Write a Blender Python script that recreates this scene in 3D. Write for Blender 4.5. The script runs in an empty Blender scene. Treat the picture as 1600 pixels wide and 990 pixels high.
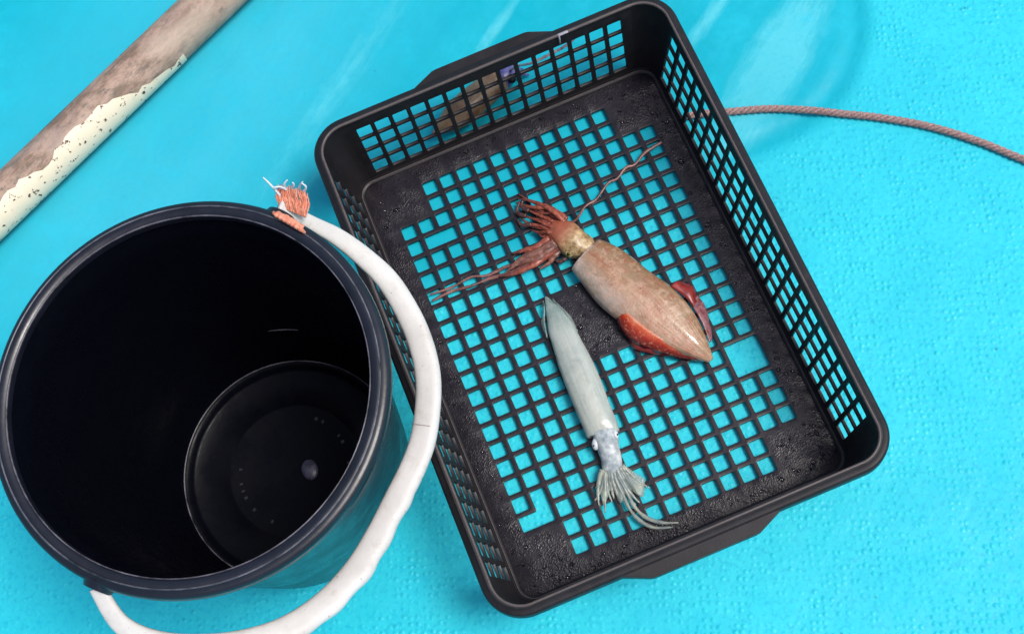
import bpy, bmesh, math, random
from mathutils import Vector, Matrix
random.seed(7)
SC = bpy.context.scene
COL = SC.collection

# ---------------------------------------------------------------- camera
F_PX = 2049.6
CAM = Vector((-0.0774254, -0.3066187, 0.9789925))
RX = Vector((0.9219278, -0.3724209, -0.1065452))     # image right, in the world
RY = Vector((-0.3867983, -0.8702475, -0.3050514))    # image down
RZ = Vector((0.0208868, 0.3224469, -0.9463571))      # view direction
cd = bpy.data.cameras.new('camera')
cam = bpy.data.objects.new('camera', cd)
COL.objects.link(cam)
cd.sensor_width = 36
cd.lens = F_PX / 1600 * 36
cd.clip_start = 0.02
cd.clip_end = 100
cam.matrix_world = Matrix(((RX.x, -RY.x, -RZ.x, CAM.x), (RX.y, -RY.y, -RZ.y, CAM.y),
                           (RX.z, -RY.z, -RZ.z, CAM.z), (0, 0, 0, 1)))
SC.camera = cam

# ---------------------------------------------------------------- light (bright overcast, strongest from the right)
SUN_EL, SUN_AZ = math.radians(64), math.radians(118)   # azimuth clockwise from +Y
w = bpy.data.worlds.new('World')
SC.world = w
w.use_nodes = True
nt = w.node_tree
sky = nt.nodes.new('ShaderNodeTexSky')
sky.sky_type = 'NISHITA'
sky.sun_disc = False
sky.sun_elevation = SUN_EL
sky.sun_rotation = SUN_AZ
sky.dust_density = 3.5
sky.air_density = 1.0
sky.ozone_density = 1.0
bg = nt.nodes['Background']
bg.inputs['Strength'].default_value = 0.115
nt.links.new(sky.outputs['Color'], bg.inputs['Color'])
sd = bpy.data.lights.new('sun', 'SUN')
sd.energy = 1.8
sd.angle = math.radians(20)
sd.color = (1, 0.975, 0.94)
sun = bpy.data.objects.new('sun', sd)
COL.objects.link(sun)
sdir = Vector((math.sin(SUN_AZ) * math.cos(SUN_EL), math.cos(SUN_AZ) * math.cos(SUN_EL), math.sin(SUN_EL)))
sun.rotation_euler = sdir.to_track_quat('Z', 'Y').to_euler()
sun.location = sdir * 3
SC.view_settings.view_transform = 'Standard'
SC.view_settings.look = 'None'
SC.view_settings.gamma = 1
SC.view_settings.exposure = 0.5


# ---------------------------------------------------------------- helpers
def at(px, py, z=0.0):
    """measured photo point -> the place on the horizontal plane z"""
    d = RX * ((px - 800) / F_PX) + RY * ((py - 495) / F_PX) + RZ
    return CAM + d * ((z - CAM.z) / d.z)


def obj(name, me, mat=None, parent=None, smooth=True, **props):
    if isinstance(me, bmesh.types.BMesh):
        m = bpy.data.meshes.new(name)
        me.to_mesh(m)
        me.free()
        me = m
    o = bpy.data.objects.new(name, me)
    COL.objects.link(o)
    if mat:
        me.materials.append(mat)
    if parent:
        o.parent = parent
    if smooth:
        for p in me.polygons:
            p.use_smooth = True
    for k, v in props.items():
        o[k] = v
    return o


def thing(name, label, cat, group=None):
    o = bpy.data.objects.new(name, None)
    o.empty_display_size = 0.02
    COL.objects.link(o)
    o['label'] = label
    o['category'] = cat
    if group:
        o['group'] = group
    return o


def sharp_by_angle(o, deg):
    me = o.data
    bm = bmesh.new()
    bm.from_mesh(me)
    a = math.radians(deg)
    for e in bm.edges:
        e.smooth = not (len(e.link_faces) == 2 and e.calc_face_angle(0) > a)
    bm.to_mesh(me)
    bm.free()


def catmull(pts, n):
    """n samples per span; pts are tuples of any length"""
    P = [Vector(p) if not isinstance(p, Vector) else p for p in pts]
    out = []
    for i in range(len(P) - 1):
        p0 = P[max(i - 1, 0)]
        p1 = P[i]
        p2 = P[i + 1]
        p3 = P[min(i + 2, len(P) - 1)]
        for k in range(n):
            t = k / n
            out.append(0.5 * ((2 * p1) + (p2 - p0) * t + (2 * p0 - 5 * p1 + 4 * p2 - p3) * t * t
                              + (3 * p1 - p0 - 3 * p2 + p3) * t ** 3))
    out.append(P[-1])
    return out


def interp(vals, t):
    x = t * (len(vals) - 1)
    i = min(int(x), len(vals) - 2)
    f = x - i
    return vals[i] * (1 - f) + vals[i + 1] * f


def tube(pts, radii, seg=10, n=6, flat=1.0, up=Vector((0, 0, 1)), wob=None, cap=True, bm=None, square=1.0):
    """tapered tube through pts; flat = height/width; attribute t runs along, s across"""
    own = bm is None
    if own:
        bm = bmesh.new()
    lt = bm.verts.layers.float.get('t') or bm.verts.layers.float.new('t')
    ls = bm.verts.layers.float.get('s') or bm.verts.layers.float.new('s')
    C = catmull(pts, n)
    N = len(C)
    rings = []
    for i, c in enumerate(C):
        d = (C[min(i + 1, N - 1)] - C[max(i - 1, 0)]).normalized()
        sx = d.cross(up)
        if sx.length < 1e-4:
            sx = d.cross(Vector((1, 0, 0)))
        sx.normalize()
        sz = sx.cross(d).normalized()
        t = i / (N - 1)
        r = interp(radii, t)
        ring = []
        for k in range(seg):
            a = 2 * math.pi * k / seg
            rr = r * (wob(t, a) if wob else 1)
            ca, sa = math.cos(a), math.sin(a)
            ca = math.copysign(abs(ca) ** square, ca)
            sa = math.copysign(abs(sa) ** square, sa)
            v = bm.verts.new(c + sx * (ca * rr) + sz * (sa * rr * flat))
            v[lt] = t
            v[ls] = math.cos(a)
            ring.append(v)
        rings.append(ring)
    for a, b in zip(rings, rings[1:]):
        for k in range(seg):
            bm.faces.new((a[k], a[(k + 1) % seg], b[(k + 1) % seg], b[k]))
    if cap:
        bm.faces.new(rings[0][::-1])
        bm.faces.new(rings[-1])
    bm.normal_update()
    bmesh.ops.recalc_face_normals(bm, faces=bm.faces)
    return bm


def lathe(profile, seg=96, center=(0, 0), closed=False):
    bm = bmesh.new()
    rings = []
    for r, z in profile:
        rings.append([bm.verts.new((center[0] + r * math.cos(2 * math.pi * k / seg),
                                    center[1] + r * math.sin(2 * math.pi * k / seg), z)) for k in range(seg)]
                     if r > 1e-6 else [bm.verts.new((center[0], center[1], z))])
    prs = list(zip(rings, rings[1:]))
    if closed:
        prs.append((rings[-1], rings[0]))
    for a, b in prs:
        for k in range(seg):
            if len(a) == 1:
                bm.faces.new((a[0], b[k], b[(k + 1) % seg]))
            elif len(b) == 1:
                bm.faces.new((a[k], a[(k + 1) % seg], b[0]))
            else:
                bm.faces.new((a[k], a[(k + 1) % seg], b[(k + 1) % seg], b[k]))
    bmesh.ops.recalc_face_normals(bm, faces=bm.faces)
    return bm


# ---------------------------------------------------------------- materials
class M:
    def __init__(s, name):
        s.m = bpy.data.materials.new(name)
        s.m.use_nodes = True
        s.t = s.m.node_tree
        s.b = s.t.nodes['Principled BSDF']
        s.geo = s.t.nodes.new('ShaderNodeNewGeometry').outputs['Position']

    def set(s, **k):
        for a, v in k.items():
            inp = s.b.inputs[a.replace('_', ' ')]
            if hasattr(v, 'links') or isinstance(v, bpy.types.NodeSocket):
                s.t.links.new(v, inp)
            else:
                inp.default_value = v
        return s

    def n(s, typ, ins=None, **attrs):
        nd = s.t.nodes.new(typ)
        for a, v in attrs.items():
            setattr(nd, a, v)
        for k, v in (ins or {}).items():
            if isinstance(v, bpy.types.NodeSocket):
                s.t.links.new(v, nd.inputs[k])
            else:
                nd.inputs[k].default_value = v
        return nd

    def noise(s, scale, detail=4, rough=0.55, vec=None, dist=0.0):
        return s.n('ShaderNodeTexNoise', {'Vector': vec or s.geo, 'Scale': scale, 'Detail': detail,
                                          'Roughness': rough, 'Distortion': dist}).outputs['Fac']

    def mapping(s, loc=(0, 0, 0), rot=(0, 0, 0), scale=(1, 1, 1), typ='TEXTURE', vec=None):
        return s.n('ShaderNodeMapping', {'Vector': vec or s.geo, 'Location': loc, 'Rotation': rot, 'Scale': scale},
                   vector_type=typ).outputs[0]

    def ramp(s, fac, stops):
        nd = s.n('ShaderNodeValToRGB', {'Fac': fac})
        cr = nd.color_ramp
        while len(cr.elements) < len(stops):
            cr.elements.new(0.5)
        for e, (p, c) in zip(cr.elements, stops):
            e.position = p
            e.color = (c, c, c, 1) if isinstance(c, (int, float)) else (*c, 1)
        return nd.outputs['Color']

    def mix(s, fac, a, b, mode='MIX'):
        nd = s.n('ShaderNodeMix', data_type='RGBA', blend_type=mode)
        for i, v in ((0, fac), (6, a), (7, b)):
            if isinstance(v, bpy.types.NodeSocket):
                s.t.links.new(v, nd.inputs[i])
            else:
                nd.inputs[i].default_value = v if i == 0 else (*v, 1) if len(v) == 3 else v
        return nd.outputs[2]

    def math(s, op, a, b=0.0, clamp=False):
        nd = s.n('ShaderNodeMath', operation=op, use_clamp=clamp)
        for i, v in ((0, a), (1, b)):
            if isinstance(v, bpy.types.NodeSocket):
                s.t.links.new(v, nd.inputs[i])
            else:
                nd.inputs[i].default_value = v
        return nd.outputs[0]

    def attr(s, name):
        return s.n('ShaderNodeAttribute', attribute_name=name).outputs['Fac']

    def bump(s, h, strength=0.5, dist=0.001, normal=None):
        ins = {'Height': h, 'Strength': strength, 'Distance': dist}
        if normal:
            ins['Normal'] = normal
        return s.n('ShaderNodeBump', ins).outputs['Normal']

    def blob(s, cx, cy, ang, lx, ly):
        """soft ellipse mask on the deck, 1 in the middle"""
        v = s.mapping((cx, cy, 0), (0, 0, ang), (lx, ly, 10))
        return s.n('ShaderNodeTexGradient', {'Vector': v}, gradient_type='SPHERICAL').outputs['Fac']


def mat_deck():
    k = M('deck_paint')
    pip = k.attr('pip')
    base = k.mix(k.ramp(k.noise(7, 3), [(0.35, 0.0), (0.65, 1.0)]), (0.003, 0.36, 0.45), (0.005, 0.40, 0.50))
    base = k.mix(pip, base, (0.030, 0.575, 0.66))
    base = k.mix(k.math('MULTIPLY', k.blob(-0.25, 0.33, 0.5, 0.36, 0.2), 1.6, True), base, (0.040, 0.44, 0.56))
    base = k.mix(k.ramp(k.noise(60, 5, 0.7), [(0.4, 0.0), (0.75, 0.35)]), base, (0.016, 0.50, 0.68))
    # pale scuffs, all rubbed in one direction
    sv = k.mapping((0, 0, 0), (0, 0, math.radians(38)), (1.0, 0.16, 1))
    rub = k.math('ADD', k.math('MULTIPLY', k.ramp(k.noise(30, 6, 0.7, sv), [(0.42, 0.0), (0.7, 1.0)]), 0.6), k.math('MULTIPLY', k.ramp(k.noise(40, 6, 0.75), [(0.35, 0.0), (0.7, 1.0)]), 0.5))
    m = None
    for cx, cy, deg, lx, ly, g in ((0.03, 0.276, 35, 0.055, 0.008, 1.4), (0.196, 0.206, 32, 0.06, 0.010, 1.5),
                                   (0.222, 0.140, 38, 0.115, 0.034, 2.2), (-0.11, 0.285, 36, 0.20, 0.02, 0.8),
                                   (-0.15, 0.22, 36, 0.1, 0.018, 0.5)):
        f = k.math('MULTIPLY', k.blob(cx, cy, math.radians(deg), lx, ly), g)
        m = f if m is None else k.math('ADD', m, f)
    m = k.math('MULTIPLY', k.math('ADD', k.math('MULTIPLY', rub, 0.6), 0.4), m, True)
    m = k.ramp(k.math('ADD', k.math('MULTIPLY', m, 0.6), k.math('MULTIPLY', k.noise(70, 8, 0.8, k.mapping((0, 0, 0), (0, 0, math.radians(38)), (1.0, 0.35, 1))), 0.35)), [(0.28, 0.0), (0.62, 1.0)])
    base = k.mix(k.math('MULTIPLY', m, 0.42), base, (0.20, 0.72, 0.78))
    base = k.mix(k.math('MULTIPLY', k.ramp(k.noise(230, 3, 0.6), [(0.5, 0.0), (0.68, 0.55)]), pip), base, (0.008, 0.38, 0.56))
    # thin scratches and grime
    scr = k.ramp(k.noise(120, 5, 0.75, k.mapping((0, 0, 0), (0, 0, math.radians(38)), (1.0, 0.07, 1))), [(0.66, 0.0), (0.72, 1.0)])
    scr = k.math('MULTIPLY', scr, k.ramp(k.noise(13, 3), [(0.5, 0.0), (0.62, 1.0)]))
    base = k.mix(k.math('MULTIPLY', scr, 0.35), base, (0.012, 0.25, 0.34))
    base = k.mix(k.ramp(k.noise(190, 6, 0.8), [(0.5, 0.0), (0.8, 0.5)]), base, (0.010, 0.36, 0.55))
    base = k.mix(k.ramp(k.noise(17, 5, 0.7), [(0.55, 0.0), (0.75, 0.35)]), base, (0.022, 0.56, 0.72))
    base = k.mix(k.ramp(k.noise(3.6, 4, 0.6), [(0.38, 0.35), (0.58, 0.0)]), base, (0.006, 0.37, 0.50))
    # little dark specks of dirt
    v = k.n('ShaderNodeTexVoronoi', {'Vector': k.geo, 'Scale': 42, 'Randomness': 1.0})
    sp = k.ramp(v.outputs['Distance'], [(0.035, 1.0), (0.06, 0.0)])
    sp = k.math('MULTIPLY', sp, k.ramp(k.noise(9, 2), [(0.52, 0.0), (0.6, 1.0)]))
    base = k.mix(k.math('MULTIPLY', sp, 0.55), base, (0.01, 0.12, 0.16))
    k.set(Base_Color=base, Roughness=k.ramp(k.noise(24, 5, 0.7), [(0.35, 0.34), (0.65, 0.6)]), Specular_IOR_Level=0.16)
    # non-slip pips
    pv = k.mapping((0, 0, 0), (0, 0, math.radians(45)), (1, 1.25, 1), 'POINT')
    pv = k.n('ShaderNodeVectorMath', {0: pv, 1: (0, 0, 0)}, operation='MULTIPLY_ADD')
    wob = k.n('ShaderNodeTexNoise', {'Vector': k.geo, 'Scale': 25.0, 'Detail': 2.0}).outputs['Color']
    off = k.n('ShaderNodeVectorMath', {0: wob, 1: (0.0022, 0.0022, 0)}, operation='MULTIPLY').outputs[0]
    pos = k.n('ShaderNodeVectorMath', {0: k.mapping((0, 0, 0), (0, 0, math.radians(20)), (1, 1, 0), 'POINT'), 1: off},
              operation='ADD').outputs[0]
    vo = k.n('ShaderNodeTexVoronoi', {'Vector': pos, 'Scale': 185.0, 'Randomness': 0.42})
    h = k.ramp(vo.outputs['Distance'], [(0.05, 1.0), (0.42, 0.0)])
    h = k.math('MULTIPLY', h, k.math('MULTIPLY', pip, k.ramp(k.noise(26, 4, 0.7), [(0.38, 0.1), (0.62, 1.0)])))
    nrm = k.bump(h, 0.7, 0.0010)
    nrm = k.bump(k.noise(300, 3), 0.12, 0.0004, nrm)
    nrm = k.bump(k.noise(9, 4, 0.5, sv), 0.22, 0.003, nrm)
    k.set(Normal=nrm)
    return k.m


def mat_crate(name, col=(0.0095, 0.0085, 0.0098), rough=(0.32, 0.55), leather=0.0, dust=0.45, edge=None):
    k = M(name)
    base = k.mix(k.ramp(k.noise(45, 5, 0.65), [(0.35, 0.0), (0.7, 1.0)]), col, tuple(c * 1.7 for c in col))
    # dried scale and dust, brownish
    base = k.mix(k.ramp(k.noise(140, 6, 0.75), [(0.56, 0.0), (0.75, dust)]), base, (0.040, 0.030, 0.030))
    if edge:
        base = k.mix(k.ramp(k.noise(90, 5, 0.7), [(0.3, 1.0), (0.7, 0.45)]), base, edge)
    k.set(Base_Color=base, Roughness=k.ramp(k.noise(70, 5, 0.7), [(0.3, rough[0]), (0.7, rough[1])]),
          Specular_IOR_Level=0.3)
    n1 = k.bump(k.noise(500, 4, 0.7), 0.2, 0.0004)
    if leather:
        sx = k.n('ShaderNodeSeparateXYZ', {0: k.geo})
        ax_, ay_ = k.math('ABSOLUTE', sx.outputs[0]), k.math('ABSOLUTE', sx.outputs[1])
        mg = k.math('MAXIMUM', k.math('MULTIPLY', k.math('SUBTRACT', ax_, 0.1115), 300, True),
                    k.math('MULTIPLY', k.math('SUBTRACT', ay_, 0.1640), 300, True))
        cn = k.math('MULTIPLY', k.math('MULTIPLY', k.math('SUBTRACT', ax_, 0.083), 300, True),
                    k.math('MULTIPLY', k.math('SUBTRACT', ay_, 0.136), 300, True))
        ct = k.math('MULTIPLY', k.math('MULTIPLY', k.math('SUBTRACT', 0.021, ax_), 300, True),
                    k.math('MULTIPLY', k.math('SUBTRACT', 0.028, ay_), 300, True))
        mg = k.math('MAXIMUM', k.math('MAXIMUM', mg, cn), ct)
        ve = k.n('ShaderNodeTexVoronoi', {'Vector': k.mapping((0, 0, 0), (0, 0, 0.5), (1, 0.6, 1)), 'Scale': 760.0},
                 feature='SMOOTH_F1')
        hh = k.math('MULTIPLY', ve.outputs['Distance'], k.ramp(k.noise(34, 4, 0.7), [(0.42, 0.15), (0.62, 1.0)]))
        n1 = k.bump(k.math('MULTIPLY', hh, mg), leather, 0.0012, n1)
    k.set(Normal=n1)
    return k.m


def mat_simple(name, col, col2=None, scale=60, rough=0.45, bump=0.15, bscale=300, spec=0.5, lo=0.35, hi=0.65, **kw):
    k = M(name)
    base = k.mix(k.ramp(k.noise(scale, 5, 0.65), [(lo, 0.0), (hi, 1.0)]), col, col2 or tuple(c * 1.3 for c in col))
    k.set(Base_Color=base, Roughness=rough, Specular_IOR_Level=spec, **kw)
    k.set(Normal=k.bump(k.noise(bscale, 4), bump, 0.0006))
    return k.m


def mat_bucket():
    k = M('bucket_plastic')
    base = k.mix(k.ramp(k.noise(30, 4), [(0.35, 0.0), (0.7, 1.0)]), (0.006, 0.0075, 0.013), (0.010, 0.012, 0.021))
    sc = k.mapping((0, 0, 0), (0, 0, 0), (1, 1, 0.2), 'POINT')
    base = k.mix(k.ramp(k.noise(220, 6, 0.8, sc), [(0.6, 0.0), (0.8, 0.5)]), base, (0.05, 0.05, 0.07))
    k.set(Base_Color=base, Roughness=k.ramp(k.noise(40, 5, 0.7), [(0.3, 0.22), (0.7, 0.42)]), Specular_IOR_Level=0.5)
    k.set(Normal=k.bump(k.noise(160, 5, 0.7), 0.15, 0.0006))
    return k.m


def mat_pipe():
    k = M('weathered_pipe')
    ang = math.atan2(0.3928 - 0.343, -0.1637 + 0.2744)
    v = k.mapping((0, 0, 0), (0, 0, 0.45), (2.2, 1, 1))
    base = k.mix(k.ramp(k.noise(75, 8, 0.8, v), [(0.42, 0.0), (0.58, 1.0)]), (0.19, 0.125, 0.085), (0.42, 0.29, 0.22))
    base = k.mix(k.ramp(k.noise(120, 6, 0.75, v), [(0.52, 0.0), (0.64, 0.9)]), base, (0.12, 0.10, 0.08))
    base = k.mix(k.ramp(k.noise(40, 5, 0.7, v), [(0.54, 0.0), (0.64, 0.6)]), base, (0.30, 0.22, 0.20))
    base = k.mix(k.ramp(k.noise(24, 4, 0.6, v), [(0.5, 0.0), (0.7, 0.7)]), base, (0.45, 0.36, 0.28))
    k.set(Base_Color=base, Roughness=0.62)
    k.set(Normal=k.bump(k.noise(260, 5, 0.7, v), 0.5, 0.0008))
    return k.m


def mat_paint_flake():
    k = M('flaking_cream_paint')
    base = k.mix(k.ramp(k.noise(190, 4, 0.6), [(0.60, 0.0), (0.64, 1.0)]), (0.80, 0.70, 0.52), (0.07, 0.03, 0.02))
    k.set(Base_Color=base, Roughness=0.5)
    k.set(Normal=k.bump(k.noise(190, 4, 0.6), 0.3, 0.0006))
    return k.m


def mat_mantle_brown():
    k = M('brown_squid_skin')
    t, s = k.attr('t'), k.attr('s')
    uv = k.n('ShaderNodeCombineXYZ', {0: t, 1: s}).outputs[0]
    st = k.mapping((0, 0, 0), (0, 0, 0), (1.6, 1.9, 1), 'POINT', uv)
    base = k.mix(k.ramp(k.noise(2.2, 5, 0.6, st), [(0.35, 0.0), (0.65, 1.0)]), (0.30, 0.14, 0.06), (0.44, 0.27, 0.16))
    # pinkish belly band towards the tail
    pk = k.math('MULTIPLY', k.ramp(t, [(0.25, 0.0), (0.6, 1.0)]), k.ramp(k.math('ADD', s, 1.0), [(0.0, 0.4), (0.35, 1.0), (1.0, 1.0), (1.0, 0.0)]))
    base = k.mix(k.math('MULTIPLY', pk, 0.7), base, (0.50, 0.27, 0.17))
    # greyish clear flank near the collar
    gy = k.math('MULTIPLY', k.ramp(t, [(0.0, 0.85), (0.4, 0.6), (0.6, 0.0)]),
                k.ramp(k.math('MULTIPLY', s, -1.0), [(0.15, 0.0), (0.75, 1.0)]))
    base = k.mix(gy, base, (0.46, 0.44, 0.40))
    # olive tint on the back near the collar
    ol = k.math('MULTIPLY', k.ramp(t, [(0.0, 1.0), (0.4, 0.0)]), k.ramp(s, [(0.1, 0.0), (0.6, 1.0)]))
    base = k.mix(k.math('MULTIPLY', ol, 0.6), base, (0.32, 0.29, 0.17))
    lip = k.ramp(t, [(0.0, 1.0), (0.012, 0.8), (0.03, 0.0)])
    base = k.mix(lip, base, (0.70, 0.66, 0.62))
    rt = k.ramp(k.math('ADD', s, k.math('MULTIPLY', k.math('SUBTRACT', k.noise(5, 4, 0.6, st), 0.5), 0.9)), [(0.35, 0.0), (0.55, 1.0)])
    base = k.mix(k.math('MULTIPLY', rt, 0.9), base, (0.26, 0.15, 0.07))
    bl = k.ramp(k.noise(75, 7, 0.8), [(0.50, 0.0), (0.60, 1.0)])
    bl = k.math('MULTIPLY', bl, k.ramp(k.math('ADD', s, 1.0), [(0.15, 0.0), (0.5, 1.0)]))
    base = k.mix(k.math('MULTIPLY', bl, 0.8), base, (0.33, 0.12, 0.06))
    b2 = k.ramp(k.noise(48, 8, 0.8, None, 0.6), [(0.50, 0.0), (0.58, 1.0)])
    base = k.mix(k.math('MULTIPLY', b2, 0.55), base, (0.30, 0.22, 0.12))
    fl = k.ramp(k.noise(110, 6, 0.75), [(0.50, 0.0), (0.58, 1.0)])
    base = k.mix(k.math('MULTIPLY', fl, 0.42), base, (0.60, 0.40, 0.28))
    # chromatophores
    v = k.n('ShaderNodeTexVoronoi', {'Vector': k.geo, 'Scale': 620.0, 'Randomness': 1.0})
    dot = k.math('MULTIPLY', k.ramp(v.outputs['Distance'], [(0.22, 1.0), (0.42, 0.0)]),
                 k.ramp(k.noise(70, 4, 0.7), [(0.42, 0.15), (0.65, 1.0)]))
    base = k.mix(k.math('MULTIPLY', dot, 0.5), base, (0.24, 0.09, 0.05))
    strk = k.ramp(k.noise(3.5, 5, 0.7, k.mapping((0, 0, 0), (0, 0, 0), (1.0, 3, 1), 'POINT', uv)), [(0.52, 0.0), (0.62, 1.0)])
    strk = k.math('MULTIPLY', strk, k.ramp(t, [(0.35, 0.0), (0.7, 0.8)]))
    base = k.mix(strk, base, (0.62, 0.42, 0.30))
    k.set(Base_Color=base, Roughness=k.ramp(k.noise(90, 5, 0.7), [(0.35, 0.2), (0.65, 0.55)]), Specular_IOR_Level=0.5, Coat_Weight=0.85, Coat_Roughness=0.07)
    k.b.inputs['Subsurface Weight'].default_value = 0.35
    k.b.inputs['Subsurface Radius'].default_value = (0.006, 0.003, 0.002)
    k.b.inputs['Subsurface Scale'].default_value = 0.6
    nr = k.bump(k.noise(75, 4, 0.6), 0.5, 0.0025)
    k.set(Normal=k.bump(k.noise(260, 5, 0.7), 0.5, 0.0008, nr))
    return k.m


def mat_flesh(name, c1, c2, c3=None, alpha=1.0, dots=None, rough=0.36, scale=120, attr_mix=None, sss=0.25):
    k = M(name)
    base = k.mix(k.ramp(k.noise(scale, 5, 0.65), [(0.35, 0.0), (0.65, 1.0)]), c1, c2)
    if attr_mix:
        t = k.attr('t')
        base = k.mix(k.ramp(t, [(attr_mix[0], 0.0), (attr_mix[1], 1.0)]), base, c3)
    if dots:
        v = k.n('ShaderNodeTexVoronoi', {'Vector': k.geo, 'Scale': 700.0, 'Randomness': 1.0})
        d = k.ramp(v.outputs['Distance'], [(0.14, 1.0), (0.28, 0.0)])
        base = k.mix(k.math('MULTIPLY', d, 0.5), base, dots)
    k.set(Base_Color=base, Roughness=rough, Specular_IOR_Level=0.6, Coat_Weight=0.18, Coat_Roughness=0.3)
    if alpha < 1:
        a = k.ramp(k.noise(90, 3), [(0.3, max(alpha - 0.15, 0)), (0.7, min(alpha + 0.15, 1))])
        k.set(Alpha=a)
    else:
        k.b.inputs['Subsurface Weight'].default_value = sss
        k.b.inputs['Subsurface Radius'].default_value = (0.006, 0.003, 0.002)
        k.b.inputs['Subsurface Scale'].default_value = 0.5
    k.set(Normal=k.bump(k.noise(380, 4), 0.35, 0.0006))
    return k.m


def mat_fin_red():
    k = M('red_fin_skin')
    t = k.attr('t')
    c = k.ramp(k.math('ADD', t, k.math('MULTIPLY', k.math('SUBTRACT', k.noise(160, 6, 0.75), 0.5), 0.7)),
               [(0.0, (0.46, 0.24, 0.16)), (0.14, (0.60, 0.11, 0.03)), (0.45, (0.44, 0.035, 0.012)), (0.9, (0.15, 0.012, 0.01))])
    c = k.mix(k.ramp(k.noise(420, 4, 0.7), [(0.55, 0.0), (0.62, 0.5)]), c, (0.70, 0.30, 0.18))
    k.set(Base_Color=c, Roughness=k.ramp(k.noise(90, 5, 0.7), [(0.35, 0.2), (0.65, 0.5)]), Specular_IOR_Level=0.5, Coat_Weight=0.4,
          Coat_Roughness=0.1)
    k.set(Normal=k.bump(k.noise(230, 6, 0.75), 0.7, 0.0012))
    return k.m


def mat_mantle_grey():
    k = M('grey_squid_skin')
    t, s = k.attr('t'), k.attr('s')
    uv = k.n('ShaderNodeCombineXYZ', {0: t, 1: s}).outputs[0]
    base = k.mix(k.ramp(k.noise(3, 4, 0.6, k.mapping((0, 0, 0), (0, 0, 0), (1, 2, 1), 'POINT', uv)), [(0.35, 0.0), (0.65, 1.0)]),
                 (0.33, 0.39, 0.36), (0.48, 0.52, 0.47))
    warm = k.math('MULTIPLY', k.ramp(t, [(0.0, 1.0), (0.7, 0.3), (1.0, 0.0)]), k.ramp(k.math('ABSOLUTE', s), [(0.0, 1.0), (0.7, 0.0)]))
    base = k.mix(k.math('MULTIPLY', warm, 0.7), base, (0.50, 0.49, 0.42))
    base = k.mix(k.ramp(t, [(0.62, 0.0), (0.9, 0.8)]), base, (0.20, 0.31, 0.28))
    base = k.mix(k.ramp(k.noise(85, 6, 0.75), [(0.5, 0.0), (0.68, 0.55)]), base, (0.50, 0.53, 0.50))
    base = k.mix(k.ramp(k.noise(50, 5, 0.7), [(0.5, 0.0), (0.7, 0.5)]), base, (0.20, 0.26, 0.26))
    k.set(Alpha=k.ramp(t, [(0.0, 0.93), (0.6, 0.95), (0.85, 0.78), (1.0, 0.6)]))
    v = k.n('ShaderNodeTexVoronoi', {'Vector': k.geo, 'Scale': 520.0, 'Randomness': 1.0})
    d = k.ramp(v.outputs['Distance'], [(0.07, 1.0), (0.15, 0.0)])
    base = k.mix(k.math('MULTIPLY', d, 0.3), base, (0.2, 0.12, 0.08))
    k.set(Base_Color=base, Roughness=k.ramp(k.noise(90, 5, 0.7), [(0.35, 0.18), (0.65, 0.5)]), Specular_IOR_Level=0.5, Coat_Weight=0.35, Coat_Roughness=0.12)
    k.b.inputs['Subsurface Weight'].default_value = 0.4
    k.b.inputs['Subsurface Radius'].default_value = (0.005, 0.006, 0.005)
    k.b.inputs['Subsurface Scale'].default_value = 0.8
    k.set(Normal=k.bump(k.noise(70, 5, 0.6), 0.45, 0.002))
    return k.m


def mat_hose():
    k = M('white_hose_plastic')
    base = k.mix(k.ramp(k.noise(30, 5, 0.65), [(0.35, 0.0), (0.65, 1.0)]), (0.53, 0.51, 0.48), (0.62, 0.60, 0.57))
    base = k.mix(k.ramp(k.noise(75, 6, 0.75), [(0.54, 0.0), (0.76, 0.6)]), base, (0.38, 0.31, 0.25))
    base = k.mix(k.ramp(k.noise(330, 3, 0.6), [(0.70, 0.0), (0.74, 0.7)]), base, (0.10, 0.07, 0.06))
    k.set(Base_Color=base, Roughness=0.45, Specular_IOR_Level=0.4)
    k.set(Normal=k.bump(k.noise(60, 5, 0.6), 0.35, 0.0015))
    return k.m


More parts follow.
